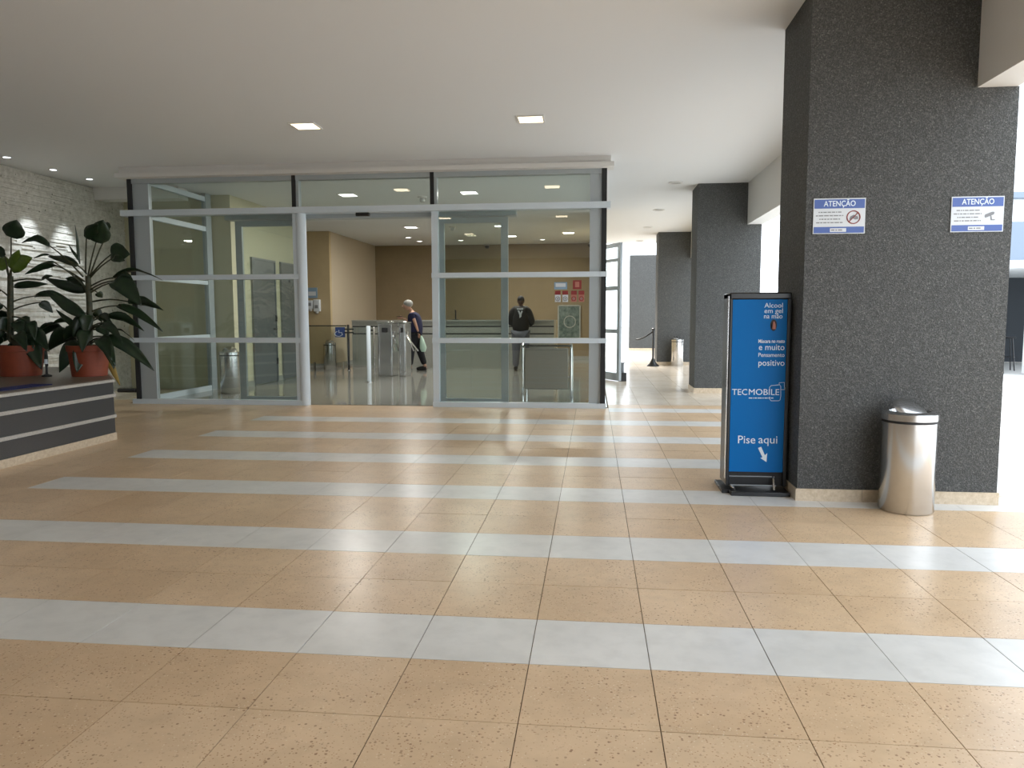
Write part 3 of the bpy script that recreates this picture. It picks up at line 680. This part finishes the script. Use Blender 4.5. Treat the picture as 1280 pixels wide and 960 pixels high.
# ================================================================== WARNING SIGNS
def sign(x0, x1, z0, z1, label, icon):
    y = 5.379
    t = thing('warning_sign', ((x0+x1)/2, y, z0), label, 'sign', 'blue and white warning signs on the nearest pillar')
    bd = B(x0, x1, y-0.006, y, z0, z1).build('board', M_signw, t)
    e = 0.006; H = z1-z0; Wd = x1-x0
    B(x0+e, x1-e, y-0.0075, y-0.006, z1-0.285*H, z1-e*1.2).build('header_band', M_signb, t)
    B(x0+e, x1-e, y-0.0075, y-0.006, z0+e*0.8, z0+0.195*H).build('footer_band', M_signb, t)
    text('ATENÇÃO', 0.052, (x0+x1)/2, y-0.0082, z1-0.225*H, M_ink, t, 'lettering', 'CENTER', width=Wd*0.61, bold=0.0004)
    B(x0+0.33*Wd, x0+0.64*Wd, y-0.0085, y-0.0075, z0+0.05*H, z0+0.155*H).build('footer_plate', M_signw, t)
    m = MB()
    a = x0+0.35*Wd
    for w in (0.025, 0.012, 0.03): m.box(a, a+w*0.9, y-0.0092, y-0.0085, z0+0.085*H, z0+0.12*H); a += w*0.9+0.006
    m.build('small_print', M_grey, t, kind='stuff')
    m = MB()
    for i, (s, e2) in enumerate(((0.10, 0.54), (0.05, 0.58), (0.12, 0.52), (0.06, 0.57))):
        zz = z0+(0.61-0.098*i)*H; a = x0+s*Wd; rnd = random.Random(i*7+int(x0*10))
        while a < x0+e2*Wd:
            w = rnd.choice((0.008, 0.014, 0.022, 0.03)); m.box(a, min(a+w, x0+e2*Wd), y-0.0068, y-0.006, zz-0.0035, zz+0.0035); a += w+0.005
    m.build('small_print', M_grey, t, kind='stuff')
    cx, cz = x0+0.775*Wd, z0+0.46*H; yy = y-0.0075
    def flat(pts, mat, nm):
        pts = [(cx+p[0], cz+p[1]) for p in pts]
        if sum(pts[i][0]*pts[(i+1) % len(pts)][1]-pts[(i+1) % len(pts)][0]*pts[i][1] for i in range(len(pts))) < 0: pts = pts[::-1]
        MB().prism(pts, lambda p: (p[0], y-0.006, p[1]), lambda p: (p[0], yy, p[1])).build(nm, mat, t)
    if icon == 'ban':
        flat([(-0.026, -0.012), (-0.02, 0.006), (0.0, 0.016), (0.014, 0.010), (0.028, 0.004), (0.030, -0.012), (0.012, -0.016), (-0.004, -0.008), (-0.018, -0.022)], M_grey, 'pictogram')
        MB().tube([(cx+0.042*math.cos(a), yy, cz+0.042*math.sin(a)) for a in [k*math.pi/14 for k in range(29)]], 0.0035, 6).build('red_ring', M_red, t)
        MB().tube([(cx-0.029, yy-0.001, cz-0.03), (cx+0.029, yy-0.001, cz+0.03)], 0.003, 6).build('red_bar', M_red, t)
    else:
        flat([(-0.045, -0.006), (-0.040, -0.014), (-0.028, -0.011), (0.012, 0.006), (0.016, 0.018), (0.010, 0.024), (-0.005, 0.022), (-0.042, 0.006)], M_grey, 'pictogram')
        flat([(-0.010, -0.002), (-0.003, -0.002), (0.002, -0.026), (0.020, -0.026), (0.020, -0.032), (-0.005, -0.032)], M_grey, 'pictogram_bracket')
sign(1.477, 1.815, 1.846, 2.082, 'blue and white ATENÇÃO sign with a red prohibition ring on the pillar', 'ban')
sign(2.362, 2.692, 1.846, 2.078, 'blue and white ATENÇÃO sign with a surveillance camera pictogram on the pillar', 'cam')

# ================================================================== PLANTER AND PLANTS
PX = -5.03
pl = thing('planter_box', (-6.6, 6.0, 0), 'low dark granite planter with pale horizontal stripes', 'planter')
outline = [(PX, 2.2), (PX, 7.42), (-6.35, 9.15), (-8.28, 9.15), (-8.28, 2.2)]
def inset(d): return [(PX-d, 2.2), (PX-d, 7.42-d*0.3), (-6.35, 9.15-d), (-8.28, 9.15-d), (-8.28, 2.2)]
def layer(d, z0, z1, nm, mat): MB().prism(inset(d)[::-1], lambda p: (p[0], p[1], z1), lambda p: (p[0], p[1], z0)).build(nm, mat, pl)
layer(0.0, 0.0, 0.075, 'plinth', M_base)
layer(0.012, 0.075, 0.612, 'body', M_dgran)
for z in (0.235, 0.455): layer(-0.006, z, z+0.032, 'pale_stripe', M_lgran)
layer(-0.006, 0.612, 0.638, 'coping', M_lgran)
layer(0.02, 0.63, 0.645, 'top_slab', grain('brown_granite', (0.10, 0.08, 0.06), (0.17, 0.14, 0.11), 60, 0.4))
for j in range(4):
    for i in range(26):
        x = -5.20-0.055*j; y = 5.3+0.055*i
        B(x-0.05, x, y, y+0.05, 0.641, 0.651).build('mosaic_tile', M_mosaic, pl)

def leaf(parent, base, tip, width, mat=M_leaf, facing=0.5, arch=0.12, side=1):
    """a curved pointed blade with a folded midrib; facing 0 = flat lying, 1 = turned to the viewer"""
    base = Vector(base); tip = Vector(tip); d = tip-base; L = d.length; dn = d.normalized()
    flat = dn.cross(Vector((0, 0, 1)))
    if flat.length < 1e-3: flat = Vector((1, 0, 0))
    flat.normalize(); fr = dn.cross(Vector((0.55, -0.83, 0.0))); fr.normalize()
    if fr.dot(flat) < 0: fr = -fr
    wd = (flat*(1-facing)+fr*facing*side).normalized(); nrm = wd.cross(dn).normalized()
    if nrm.z < 0: nrm = -nrm
    N = 9; vs = []; fs = []
    for i in range(N+1):
        u = i/N; c = base + d*u + Vector((0, 0, 1))*(arch*L*math.sin(math.pi*u)) + nrm*(0.02*L*math.sin(7*u))
        w = width*0.5*(math.sin(math.pi*min(1, u*0.94+0.06)**0.72))**0.85 if u < 1 else 0.001
        w = max(w, 0.0015); wav = 0.12*w*math.sin(u*17)
        for k, q in enumerate((-1, -0.5, 0, 0.5, 1)):
            vs.append(c + wd*(w*q) + nrm*(w*0.28*abs(q) + (wav if abs(q) == 1 else 0)))
    n1 = 5
    for i in range(N):
        for k in range(4): fs.append((i*n1+k, i*n1+k+1, (i+1)*n1+k+1, (i+1)*n1+k))
    o = MB().add(vs, fs).build('leaf', mat, parent)
    sm = o.modifiers.new('thickness', 'SOLIDIFY'); sm.thickness = 0.003
    return o
def petiole(parent, a, b, r=0.008, sag=0.05):
    a = Vector(a); b = Vector(b); L = (b-a).length
    MB().tube([a.lerp(b, u)+Vector((0, 0, sag*L*math.sin(math.pi*u))) for u in (0, 0.25, 0.5, 0.75, 1)], [r*1.25, r*1.1, r, r*0.9, r*0.8], 7).build('leaf_stalk', M_stalk, parent)
def plant(cx, cy, zb, label, stem, leaves, zp0=0.646, rt=0.205, rb=0.175, ph=0.34):
    t = thing('potted_plant', (cx, cy, zp0), label, 'potted plant', 'large-leaved plants on the planter')
    MB().lathe((cx, cy, zp0), [(rb, 0), (rt, ph-0.07), (rt+0.012, ph-0.065), (rt+0.018, ph), (rt-0.01, ph), (rt-0.015, ph-0.05)], 32).build('pot', M_terra, t)
    MB().lathe((cx, cy, zp0+ph-0.06), [(rt-0.02, 0), (rt-0.02, 0.02)], 24).build('soil', M_soil, t)
    sp = [Vector((cx, cy, zp0+ph-0.06))] + [at(x, y, cy) for x, y in stem]
    MB().tube(sp, [0.038, 0.036, 0.033, 0.03, 0.024][:len(sp)], 10).build('stem', M_stalk, t)
    rnd = random.Random(int(cx*100))
    leaves = list(leaves)
    for k in range(14):
        a_ = rnd.uniform(0, math.pi); x_ = stem[0][0]; y_ = rnd.uniform(395, 436)
        dx = math.cos(a_)*rnd.uniform(0.6, 1.0); bx_ = x_+dx*rnd.uniform(12, 26); by_ = y_-rnd.uniform(2, 10)
        leaves.append(((x_, y_), (bx_, by_), (bx_+dx*rnd.uniform(14, 30), by_+rnd.uniform(8, 32)), rnd.uniform(11, 18), rnd.uniform(0.5, 0.95), 0.15, M_leaf, rnd.uniform(-0.35, 0.35)))
    for L in leaves:
        (sx, sy), (bx, by), (tx_, ty_), w = L[:4]
        fc = L[4] if len(L) > 4 else 0.5; ar = L[5] if len(L) > 5 else 0.12; mt = L[6] if len(L) > 6 else M_leaf
        dep = L[7] if len(L) > 7 else rnd.uniform(-0.25, 0.2)
        a = at(sx, sy, cy); b = at(bx, by, cy+dep*0.7); c2 = at(tx_, ty_, cy+dep*1.2)
        if (sx, sy) != (bx, by): petiole(t, a, b)
        leaf(t, b, c2, w*cy/FPX*1.05, mt, fc, ar, rnd.choice((-1, 1)))
    return t
RL = [((110, 345), (120, 303), (129, 275), 26, 1.0, 0.0), ((107, 340), (108, 298), (122, 280), 15, 0.9, 0.05), ((112, 346), (137, 286), (125, 279), 12, .9, 0),
      ((100, 330), (100, 330), (94, 281), 3.5, 0.6, 0.0), ((98, 325), (98, 325), (86, 306), 3.5, 0.6, 0.0),
      ((112, 346), (139, 318), (163, 318), 24, 1.0, 0.1), ((112, 348), (142, 322), (156, 326), 10, .8, 0.0),
      ((108, 342), (97, 332), (60, 321), 11, 0.7, 0.06), ((98, 332), (62, 319), (42, 323), 4, 0.4, 0.1),
      ((104, 346), (62, 307), (27, 304), 11, 0.6, 0.22), ((106, 352), (68, 331), (31, 343), 9, 0.6, 0.05), ((106, 358), (68, 328), (50, 330), 5, 0.4, 0.05),
      ((110, 362), (108, 362), (55, 347), 15, 0.8, -0.04), ((110, 372), (104, 358), (82, 348), 12, 0.9, 0.1),
      ((113, 358), (142, 347), (203, 351), 9, 0.35, 0.16), ((113, 362), (142, 351), (177, 383), 24, 0.9, 0.12), ((113, 366), (145, 352), (170, 358), 18, 0.9, .2),
      ((115, 362), (122, 366), (128, 372), 9, 0.8, 0), ((116, 377), (160, 377), (204, 388), 12, 0.7, 0.10), ((115, 389), (147, 382), (204, 415), 11, 0.8, 0.08),
      ((114, 402), (134, 395), (180, 414), 12, 0.7, 0.14), ((115, 408), (128, 403), (142, 416), 14, 0.9, 0.15), ((115, 412), (140, 414), (168, 426), 6, 0.3, 0.2),
      ((116, 421), (132, 421), (193, 464), 17, 0.85, 0.10), ((119, 432), (131, 428), (143, 462), 14, 0.9, 0.15), ((128, 445), (133, 448), (150, 482), 8, 0.8, 0.05, M_leafd),
      ((110, 390), (105, 394), (57, 364), 16, 0.85, 0.0), ((110, 412), (98, 412), (70, 387), 8, 0.7, 0.0), ((111, 425), (95, 410), (64, 406), 9, 0.5, 0.2),
      ((111, 432), (92, 420), (58, 440), 22, 0.9, 0.2), ((112, 436), (98, 428), (74, 466), 22, 0.95, 0.12), ((112, 436), (104, 432), (96, 466), 18, 0.95, 0.1),
      ((113, 430), (108, 415), (84, 408), 14, 0.9, 0.1), ((112, 440), (112, 436), (124, 452), 14, 0.9, 0.2), ((108, 428), (80, 412), (44, 428), 13, 0.8, 0.2)]
plant(-5.56, 7.78, 0, 'dark large-leaved plant in a terracotta pot, nearer the lobby', [(112, 420), (112, 385), (110, 345)], RL)
LL = [((14, 350), (14, 297), (21, 275), 25, 1.0, 0.0), ((13, 345), (14, 338), (40, 322), 18, 0.9, 0.1, M_leafy), ((12, 352), (8, 336), (-6, 325), 20, 0.9, 0.1, M_leafy), ((12, 350), (6, 320), (-8, 308), 12, 0.8, 0.1),
      ((12, 345), (14, 336), (24, 312), 14, 0.9, 0.0, M_leafy), ((14, 362), (18, 358), (60, 355), 10, 0.8, 0.02), ((14, 352), (52, 350), (66, 345), 6, .6, 0.1), ((14, 378), (44, 370), (92, 380), 10, 0.7, 0.15),
      ((14, 388), (50, 378), (66, 391), 12, 0.8, 0.1), ((14, 396), (38, 402), (44, 426), 13, 0.9, 0.2), ((14, 402), (50, 412), (70, 405), 6, 0.5, 0.1), ((14, 414), (36, 416), (62, 440), 20, 0.9, 0.2),
      ((14, 424), (30, 420), (52, 462), 24, 0.95, 0.15), ((14, 428), (40, 430), (60, 458), 18, 0.9, 0.2), ((12, 390), (2, 380), (-14, 392), 12, 0.8, 0.1), ((12, 372), (0, 362), (-16, 366), 10, 0.6, 0.1),
      ((12, 410), (2, 408), (-16, 420), 14, 0.9, 0.1), ((13, 425), (20, 418), (34, 440), 16, 0.95, 0.2), ((13, 428), (6, 420), (-8, 438), 14, 0.95, 0.2)]
plant(-6.36, 7.75, 0, 'large-leaved plant with bright green young leaves in a terracotta pot at the left edge', [(13, 420), (13, 385), (13, 345)], LL, rt=0.235, rb=0.20)
t = thing('fountain_nozzle', (-5.95, 7.62, 0.646), 'small pale fountain nozzle on the planter between the pots', 'nozzle')
MB().lathe((-5.95, 7.62, 0.646), [(0.05, 0), (0.05, 0.015), (0.012, 0.03), (0.012, 0.14)], 12).build('tube', M_blackm, t)
MB().lathe((-5.95, 7.62, 0.786), [(0.02, 0), (0.016, 0.05)], 12).build('head', M_alu, t)
bh = MB().tube([(-6.84, 10.45, 0.19), (-7.12, 10.45, 0.19)], 0.03, 10).build('hydrant_spout', M_blackm)
tag(bh, 'short black pipe stub beside the dark lobby post', 'pipe')
bh.data.transform(Matrix.Translation((0.0, 0.14, 0)))

# ================================================================== PEOPLE
def skin(name, verts, edges, radii, mat, parent, root=0, sub=2):
    me = bpy.data.meshes.new(name); base = wloc(parent) if parent else Vector((0, 0, 0))
    me.from_pydata([Vector(v)-base for v in verts], edges, [])
    o = bpy.data.objects.new(name, me); COL.objects.link(o); o.parent = parent
    m = o.modifiers.new('skin', 'SKIN'); m.use_smooth_shade = True
    sv = me.skin_vertices[0].data if me.skin_vertices else None
    if sv is None:
        bpy.context.view_layer.objects.active = o
        bpy.ops.mesh.customdata_skin_add(); sv = me.skin_vertices[0].data
    for i, r in enumerate(radii):
        sv[i].radius = r if isinstance(r, tuple) else (r, r); sv[i].use_root = (i == root)
    s2 = o.modifiers.new('sub', 'SUBSURF'); s2.levels = sub; s2.render_levels = sub
    me.materials.append(mat)
    return o
def chain(name, pts, radii, mat, parent, sub=2):
    return skin(name, pts, [(i, i+1) for i in range(len(pts)-1)], radii, mat, parent, 0, sub)
def hand(parent, w, d, side, mat, curl=0.5):
    """palm and five fingers; w wrist point, d pointing direction, side = thumb side vector"""
    w = Vector(w); d = Vector(d).normalized(); s = Vector(side); s = (s-d*s.dot(d)).normalized(); n = d.cross(s)
    V = [w, w+d*0.05, w+d*0.085]; E = [(0, 1), (1, 2)]; R = [0.022, 0.03, 0.03]
    for k, (o, L) in enumerate(((0.024, 0.068), (0.008, 0.076), (-0.009, 0.070), (-0.025, 0.055))):
        b = len(V); V += [w+d*0.092+s*o, w+d*(0.092+L*0.5)+s*o*1.1+n*curl*0.02, w+d*(0.092+L*0.85)+s*o*1.1+n*curl*0.05]
        E += [(2, b), (b, b+1), (b+1, b+2)]; R += [0.0095, 0.009, 0.008]
    b = len(V); V += [w+d*0.05+s*0.04, w+d*0.085+s*0.055+n*0.015]; E += [(1, b), (b, b+1)]; R += [0.011, 0.009]
    return skin('hand', V, E, R, mat, parent, 0, 1)

# ---- woman in navy, walking towards the left, looking at a phone
wx, wy = -4.24, 17.62
wm = thing('person', (wx, wy, 0), 'grey-haired person in navy top and dark trousers walking and looking at a phone', 'person')
def w(dx, dy, z): return (wx+dx, wy+dy, z)
V = [w(0.02, 0, 0.90), w(0.03, 0, 1.08), w(0.0, 0, 1.25), w(-0.03, 0, 1.36), w(-0.08, 0, 1.43), w(-0.13, 0, 1.50),
     w(-0.02, -0.14, 1.34), w(0.07, -0.19, 1.12), w(0.13, -0.18, 0.93),
     w(-0.04, 0.14, 1.34), w(-0.08, 0.18, 1.10), w(-0.27, 0.02, 1.25),
     w(0.02, -0.085, 0.84), w(-0.07, -0.09, 0.48), w(-0.10, -0.09, 0.09),
     w(0.02, 0.085, 0.84), w(0.10, 0.09, 0.48), w(0.22, 0.09, 0.10)]
E = [(0, 1), (1, 2), (2, 3), (3, 4), (4, 5), (3, 6), (6, 7), (7, 8), (3, 9), (9, 10), (10, 11), (0, 12), (12, 13), (13, 14), (0, 15), (15, 16), (16, 17)]
R = [(0.11, 0.12), (0.10, 0.11), (0.11, 0.12), (0.09, 0.10), 0.05, 0.05, 0.05, 0.038, 0.026, 0.05, 0.038, 0.026, 0.08, 0.052, 0.036, 0.08, 0.052, 0.036]
skin('body', V, E, R, M_skin, wm)
skin('shirt', [w(0.02, 0, 0.74), V[1], V[2], V[3], V[6], V[9], w(0.02, -0.175, 1.20), w(-0.065, 0.17, 1.18)], [(0, 1), (1, 2), (2, 3), (3, 4), (3, 5), (4, 6), (5, 7)], [(0.19, 0.19), (0.20, 0.19), (0.185, 0.18), (0.12, 0.13), 0.085, 0.085, 0.075, 0.075], M_navy, wm)
skin('trousers', [w(0.02, 0, 0.93), V[12], V[13], w(-0.10, -0.09, 0.12), V[15], V[16], w(0.215, 0.09, 0.13)], [(0, 1), (1, 2), (2, 3), (0, 4), (4, 5), (5, 6)], [(0.17, 0.165), 0.13, 0.095, 0.07, 0.13, 0.095, 0.07], M_dtrous, wm)
hd = MB().sphere(w(-0.17, 0, 1.555), 0.1, 0.082, 0.118, 20, 14).build('head', M_skin, wm)
MB().sphere(w(-0.286, 0, 1.535), 0.018, 0.012, 0.02, 8, 6).build('nose', M_skin, hd)
for s in (-1, 1):
    MB().sphere(w(-0.262, 0.03*s, 1.562), 0.008, 0.01, 0.007, 8, 6).build('eye', M_hairb, hd)
    MB().sphere(w(-0.17, 0.077*s, 1.545), 0.018, 0.008, 0.028, 8, 6).build('ear', M_skin, hd)
MB().sphere(w(-0.268, 0, 1.50), 0.01, 0.02, 0.005, 8, 6).build('mouth', M_pink, hd)
MB().sphere(w(-0.145, 0, 1.592), 0.116, 0.1, 0.096, 18, 12).build('hair', M_hairg, hd)
for (a, y, tip) in ((-0.10, -0.09, -0.27), (0.22, 0.09, 0.08)):
    MB().tube([w(a+0.04, y, 0.06), w(a-0.02, y, 0.055), w(a-0.12, y, 0.045), w(a-0.20, y, 0.035)], [0.05, 0.055, 0.048, 0.03], 12).build('shoe', M_shoe, wm)
    MB().tube([w(a, y, 0.05), w(a, y, 0.14)], [0.045, 0.04], 10).build('sock', M_skin, wm)
hand(wm, w(0.13, -0.18, 0.93), (0.25, 0, -1), (-1, 0, 0), M_skin)
hand(wm, w(-0.27, 0.02, 1.25), (-0.9, -0.3, 0.1), (0, 0, 1), M_skin)
ph = B(wx-0.42, wx-0.28, wy-0.06, wy+0.02, 1.285, 1.297).build('phone', M_black, bevel=0.003)
ph.data.transform(Matrix.Translation((0, 0, 0)))
tag(ph, 'small dark phone held by the person in navy', 'phone')
bg = MB().tube([(wx+0.20, wy-0.19, 0.84), (wx+0.22, wy-0.19, 0.74), (wx+0.25, wy-0.19, 0.55), (wx+0.25, wy-0.19, 0.46)], [0.015, 0.05, 0.085, 0.05], 12).build('carrier_bag', M_bag)
tag(bg, 'pale green bag hanging from the hand of the person in navy', 'bag')

# ---- man at the counter seen from behind
mx, my = -1.72, 17.85
mn = thing('person', (mx, my, 0), 'person in dark jacket and grey jeans standing at the counter, seen from behind', 'person')
def m_(dx, dy, z): return (mx+dx, my+dy, z)
V = [m_(0, 0, 0.93), m_(0, 0, 1.14), m_(0, 0, 1.34), m_(0, 0, 1.45), m_(0, 0.02, 1.52), m_(0, 0.03, 1.60),
     m_(-0.20, 0, 1.42), m_(-0.27, 0.02, 1.15), m_(-0.20, 0.24, 1.10), m_(0.20, 0, 1.42), m_(0.27, 0.02, 1.15), m_(0.20, 0.24, 1.10),
     m_(-0.10, 0, 0.87), m_(-0.11, -0.01, 0.49), m_(-0.12, -0.03, 0.09), m_(0.10, 0, 0.87), m_(0.11, -0.01, 0.49), m_(0.12, -0.03, 0.09)]
R = [(0.14, 0.11), (0.14, 0.11), (0.15, 0.11), (0.10, 0.08), 0.055, 0.055, 0.05, 0.045, 0.03, 0.05, 0.045, 0.03, 0.09, 0.06, 0.042, 0.09, 0.06, 0.042]
skin('body', V, E, R, M_skind, mn)
skin('jacket', [m_(0, 0, 0.86), m_(0, 0, 1.12), m_(0, 0, 1.31), m_(0, 0.005, 1.49), m_(-0.19, 0, 1.42), V[7], m_(-0.21, 0.20, 1.105), m_(0.19, 0, 1.42), V[10], m_(0.21, 0.20, 1.105)], [(0, 1), (1, 2), (2, 3), (3, 4), (4, 5), (5, 6), (3, 7), (7, 8), (8, 9)],
     [(0.215, 0.15), (0.225, 0.16), (0.215, 0.15), (0.115, 0.11), 0.088, 0.085, 0.06, 0.088, 0.085, 0.06], M_jacket, mn)
skin('jeans', [m_(0, 0, 0.95), V[12], V[13], m_(-0.12, -0.03, 0.08), V[15], V[16], m_(0.12, -0.03, 0.08)], [(0, 1), (1, 2), (2, 3), (0, 4), (4, 5), (5, 6)], [(0.19, 0.15), 0.135, 0.10, 0.08, 0.135, 0.10, 0.08], M_jeans, mn)
hd = MB().sphere(m_(0, 0.04, 1.655), 0.078, 0.095, 0.115, 20, 14).build('head', M_skind, mn)
MB().sphere(m_(0, 0.035, 1.69), 0.084, 0.098, 0.085, 18, 12).build('hair', M_hairb, hd)
MB().sphere(m_(0, 0.14, 1.63), 0.014, 0.02, 0.02, 8, 6).build('nose', M_skind, hd)
for s in (-1, 1):
    MB().sphere(m_(0.08*s, 0.04, 1.645), 0.01, 0.018, 0.03, 8, 6).build('ear', M_skind, hd)
    MB().sphere(m_(0.03*s, 0.128, 1.665), 0.01, 0.008, 0.007, 8, 6).build('eye', M_hairb, hd)
    MB().tube([m_(0.12*s, -0.07, 0.05), m_(0.12*s, 0.0, 0.055), m_(0.125*s, 0.1, 0.045), m_(0.13*s, 0.19, 0.035)], [0.045, 0.055, 0.05, 0.03], 12).build('shoe', M_shoe, mn)
    hand(mn, m_(0.20*s, 0.24, 1.10), (-0.1*s, 1, 0.1), (-1*s, 0, 0.2), M_skind)
MB().sphere(m_(0, 0.13, 1.60), 0.022, 0.008, 0.006, 8, 6).build('mouth', M_pink, hd)
# white print on the back of the jacket: bar, then a stroke mark under it
pr = MB().prism([(-0.075, 1.475), (0.075, 1.475), (0.07, 1.445), (-0.07, 1.445)][::-1], lambda p: m_(p[0], -0.172, p[1]), lambda p: m_(p[0], -0.13, p[1]))
pr.build('back_print', M_signw, mn)
MB().prism([(-0.055, 1.42), (-0.02, 1.42), (0.0, 1.36), (0.04, 1.42), (0.06, 1.40), (0.03, 1.33), (0.03, 1.28), (-0.01, 1.25), (-0.015, 1.33)][::-1], lambda p: m_(p[0], -0.176, p[1]), lambda p: m_(p[0], -0.12, p[1])).build('back_print', M_signw, mn)

# ================================================================== OUTDOORS ON THE RIGHT
t = thing('annex_building', (12, 19, 0), 'pale annex with blue-grey fascia and dark open bay, outdoors at the right edge', 'building')
B(8.6, 20, 22.0, 22.3, 0, 2.3).build('back_wall', M_dark, t)
B(8.3, 20, 17.3, 22.3, 2.3, 2.46).build('canopy_slab', M_outw, t)
B(8.3, 20, 17.4, 17.6, 2.46, 3.28).build('fascia', M_fascia, t)
B(8.3, 20, 17.6, 22.3, 2.46, 8.0).build('upper_wall', M_outw, t)
B(8.3, 20, 17.35, 17.6, 3.78, 3.9).build('string_course', M_fascia, t)
B(9.42, 9.75, 17.35, 17.7, 0, 2.3).build('column', M_outw, t)
B(8.35, 8.6, 18, 22.3, 0, 2.3).build('side_wall', M_dark, t)
for k, (x, y) in enumerate(((9.05, 18.1), (9.75, 19.0))):
    s = thing('bar_stool', (x, y, -0.02), ('nearer' if k == 0 else 'farther')+' dark bar stool outdoors under the annex canopy', 'stool', 'stools under the annex canopy')
    MB().lathe((x, y, 0.74), [(0.17, 0), (0.18, 0.02), (0.17, 0.04)], 16).build('seat', M_black, s)
    for a in range(4):
        q = a*math.pi/2+0.6; MB().tube([(x+0.12*math.cos(q), y+0.12*math.sin(q), 0.74), (x+0.2*math.cos(q), y+0.2*math.sin(q), -0.02)], 0.014, 6).build('leg', M_black, s)
    MB().tube([(x+0.16*math.cos(q), y+0.16*math.sin(q), 0.3) for q in [k2*math.pi/8 for k2 in range(17)]], 0.01, 6).build('foot_ring', M_black, s)
